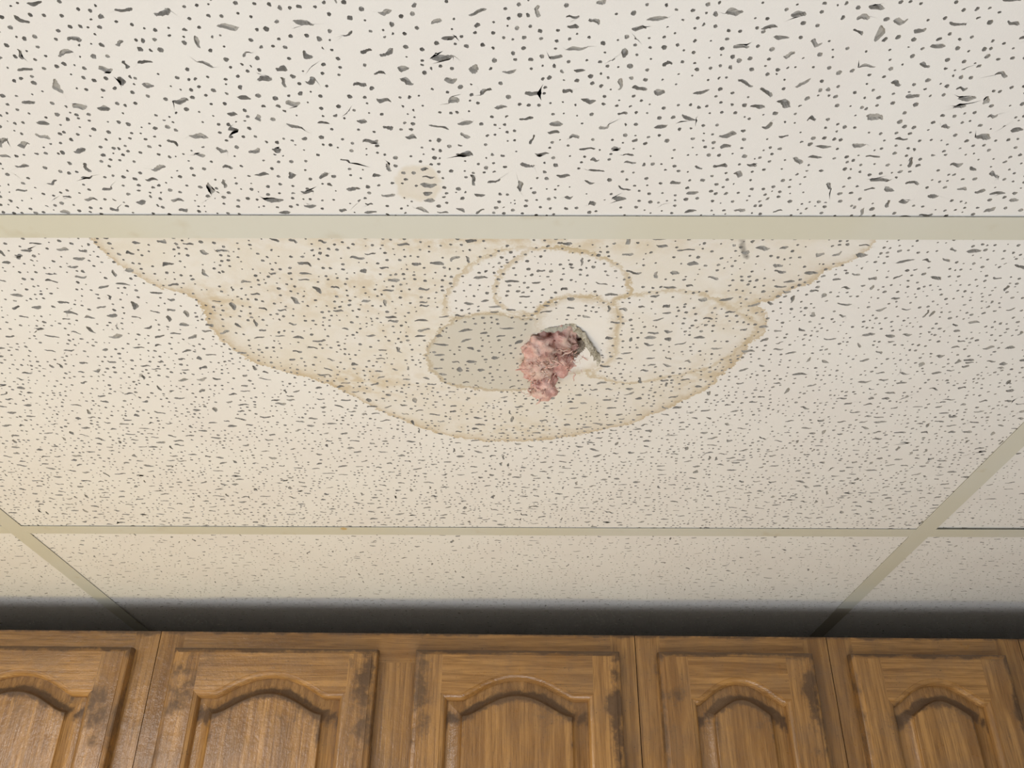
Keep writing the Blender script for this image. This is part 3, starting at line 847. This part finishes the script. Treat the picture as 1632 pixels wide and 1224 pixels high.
    # shade only the coved ring smoothly
    for m_ in (door.data, p.data):
        m_.polygons.foreach_set('use_smooth', [False] * len(m_.polygons))
    return door

def make_cabinet(x0, x1, doors, label, seed):
    r = np.random.default_rng(seed)
    xm = (x0 + x1) / 2
    root = bpy.data.objects.new('wall_cabinet', None); COL.objects.link(root)
    root.location = (xm, D, CAM_Z + 0.3942 - TILT * xm); root.rotation_euler = (0, TILT, 0)
    hw = (x1 - x0) / 2 - .0006
    FT = .019
    # carcass
    bm = bmesh.new(); dp = RY1 - D - .004
    bx(bm, -hw, -hw + .012, FT, dp, -CH, 0); bx(bm, hw - .012, hw, FT, dp, -CH, 0)
    bx(bm, -hw + .012, hw - .012, FT, dp, -.016, -.004); bx(bm, -hw + .012, hw - .012, FT, dp, -CH, -CH + .012)
    bx(bm, -hw + .012, hw - .012, dp - .004, dp, -CH + .012, -.016)
    bx(bm, -hw + .012, hw - .012, FT, dp - .004, -.40, -.388)
    bm_obj('carcass', bm, [CARCASS], root)
    # face frame: stiles full height, rails between
    bm = bmesh.new(); sw = .038; rl = .045
    grid_box(bm, -hw, -hw + sw, 0, FT, -CH, 0, 0); grid_box(bm, hw - sw, hw, 0, FT, -CH, 0, 0)
    grid_box(bm, -hw + sw, hw - sw, 0, FT, -rl, 0, 1); grid_box(bm, -hw + sw, hw - sw, 0, FT, -CH, -CH + rl, 1)
    if len(doors) == 2: 
        c = (doors[0][0] + doors[1][0]) / 2 - xm
        grid_box(bm, c - .038, c + .038, 0, FT, -CH + rl, -rl, 0)
    me = bpy.data.meshes.new('face_frame'); bmesh.ops.recalc_face_normals(bm, faces=bm.faces); bm.to_mesh(me); bm.free()
    def dirt(x, y, z):
        d = .85 * np.exp(-(z / .0028) ** 2)
        for dx, w, *_ in doors:
            e = np.abs(np.abs(x - (dx - xm)) - w / 2)
            d = np.maximum(d, .55 * np.exp(-(e / .006) ** 2) * (z < -.03))
        return d
    dirt_attr(me, dirt); link_mesh('face_frame', me, [OAK_VD, OAK_H], root)
    for dx, w, oh, plateau, sh, rise, blobs in doors:
        make_door(root, dx - xm, w, -.0285, -CH + .03, oh, sh, rise, plateau, seed, blobs)
    tag(root, label, 'cabinet', 'oak wall cabinets along the bottom of the photo')
    return root

WB = (.314, .1140, .73, -.0940, .0300); NB = (.2372, .0745, .88, -.0985, .0315)
make_cabinet(-1.299, -.556, [(-1.108, *WB, []), (-.747, *WB, [(.125, -.10, .030, .07, .7), (.02, -.10, .10, .04, .3)])],
             'oak wall cabinet at the left edge of the photo, cut off, brightest with glare', 1)
make_cabinet(-.556, .187, [(-.3672, *WB, [(-.138, -.065, .030, .075, .80), (.142, -.05, .024, .18, .80), (-.12, -.03, .05, .03, .55), (.125, -.02, .03, .03, .5)]),
                           (.0040, *WB, [(-.143, -.06, .024, .10, .75), (.148, -.09, .018, .11, .90), (0, -.03, .14, .03, .35)])],
             'wide oak wall cabinet with two arched doors, in the middle', 2)
make_cabinet(.187, .4863, [(.3379, *NB, [(-.098, -.08, .022, .055, .65), (.105, -.065, .020, .06, .85), (.10, -.15, .02, .05, .5)])],
             'narrow oak wall cabinet with one arched door, right of the wide two-door one', 3)
make_cabinet(.4863, .7856, [(.6325, .2385, .0760, .88, -.0975, .0315, [(-.06, -.09, .03, .03, .6), (.115, -.08, .012, .05, .9)])],
             'narrow oak wall cabinet with one arched door near the right edge, the dimmest one', 4)
make_cabinet(.7856, 1.085, [(.9352, *NB, [])], 'oak wall cabinet at the far right edge with only a sliver of its frame showing', 5)
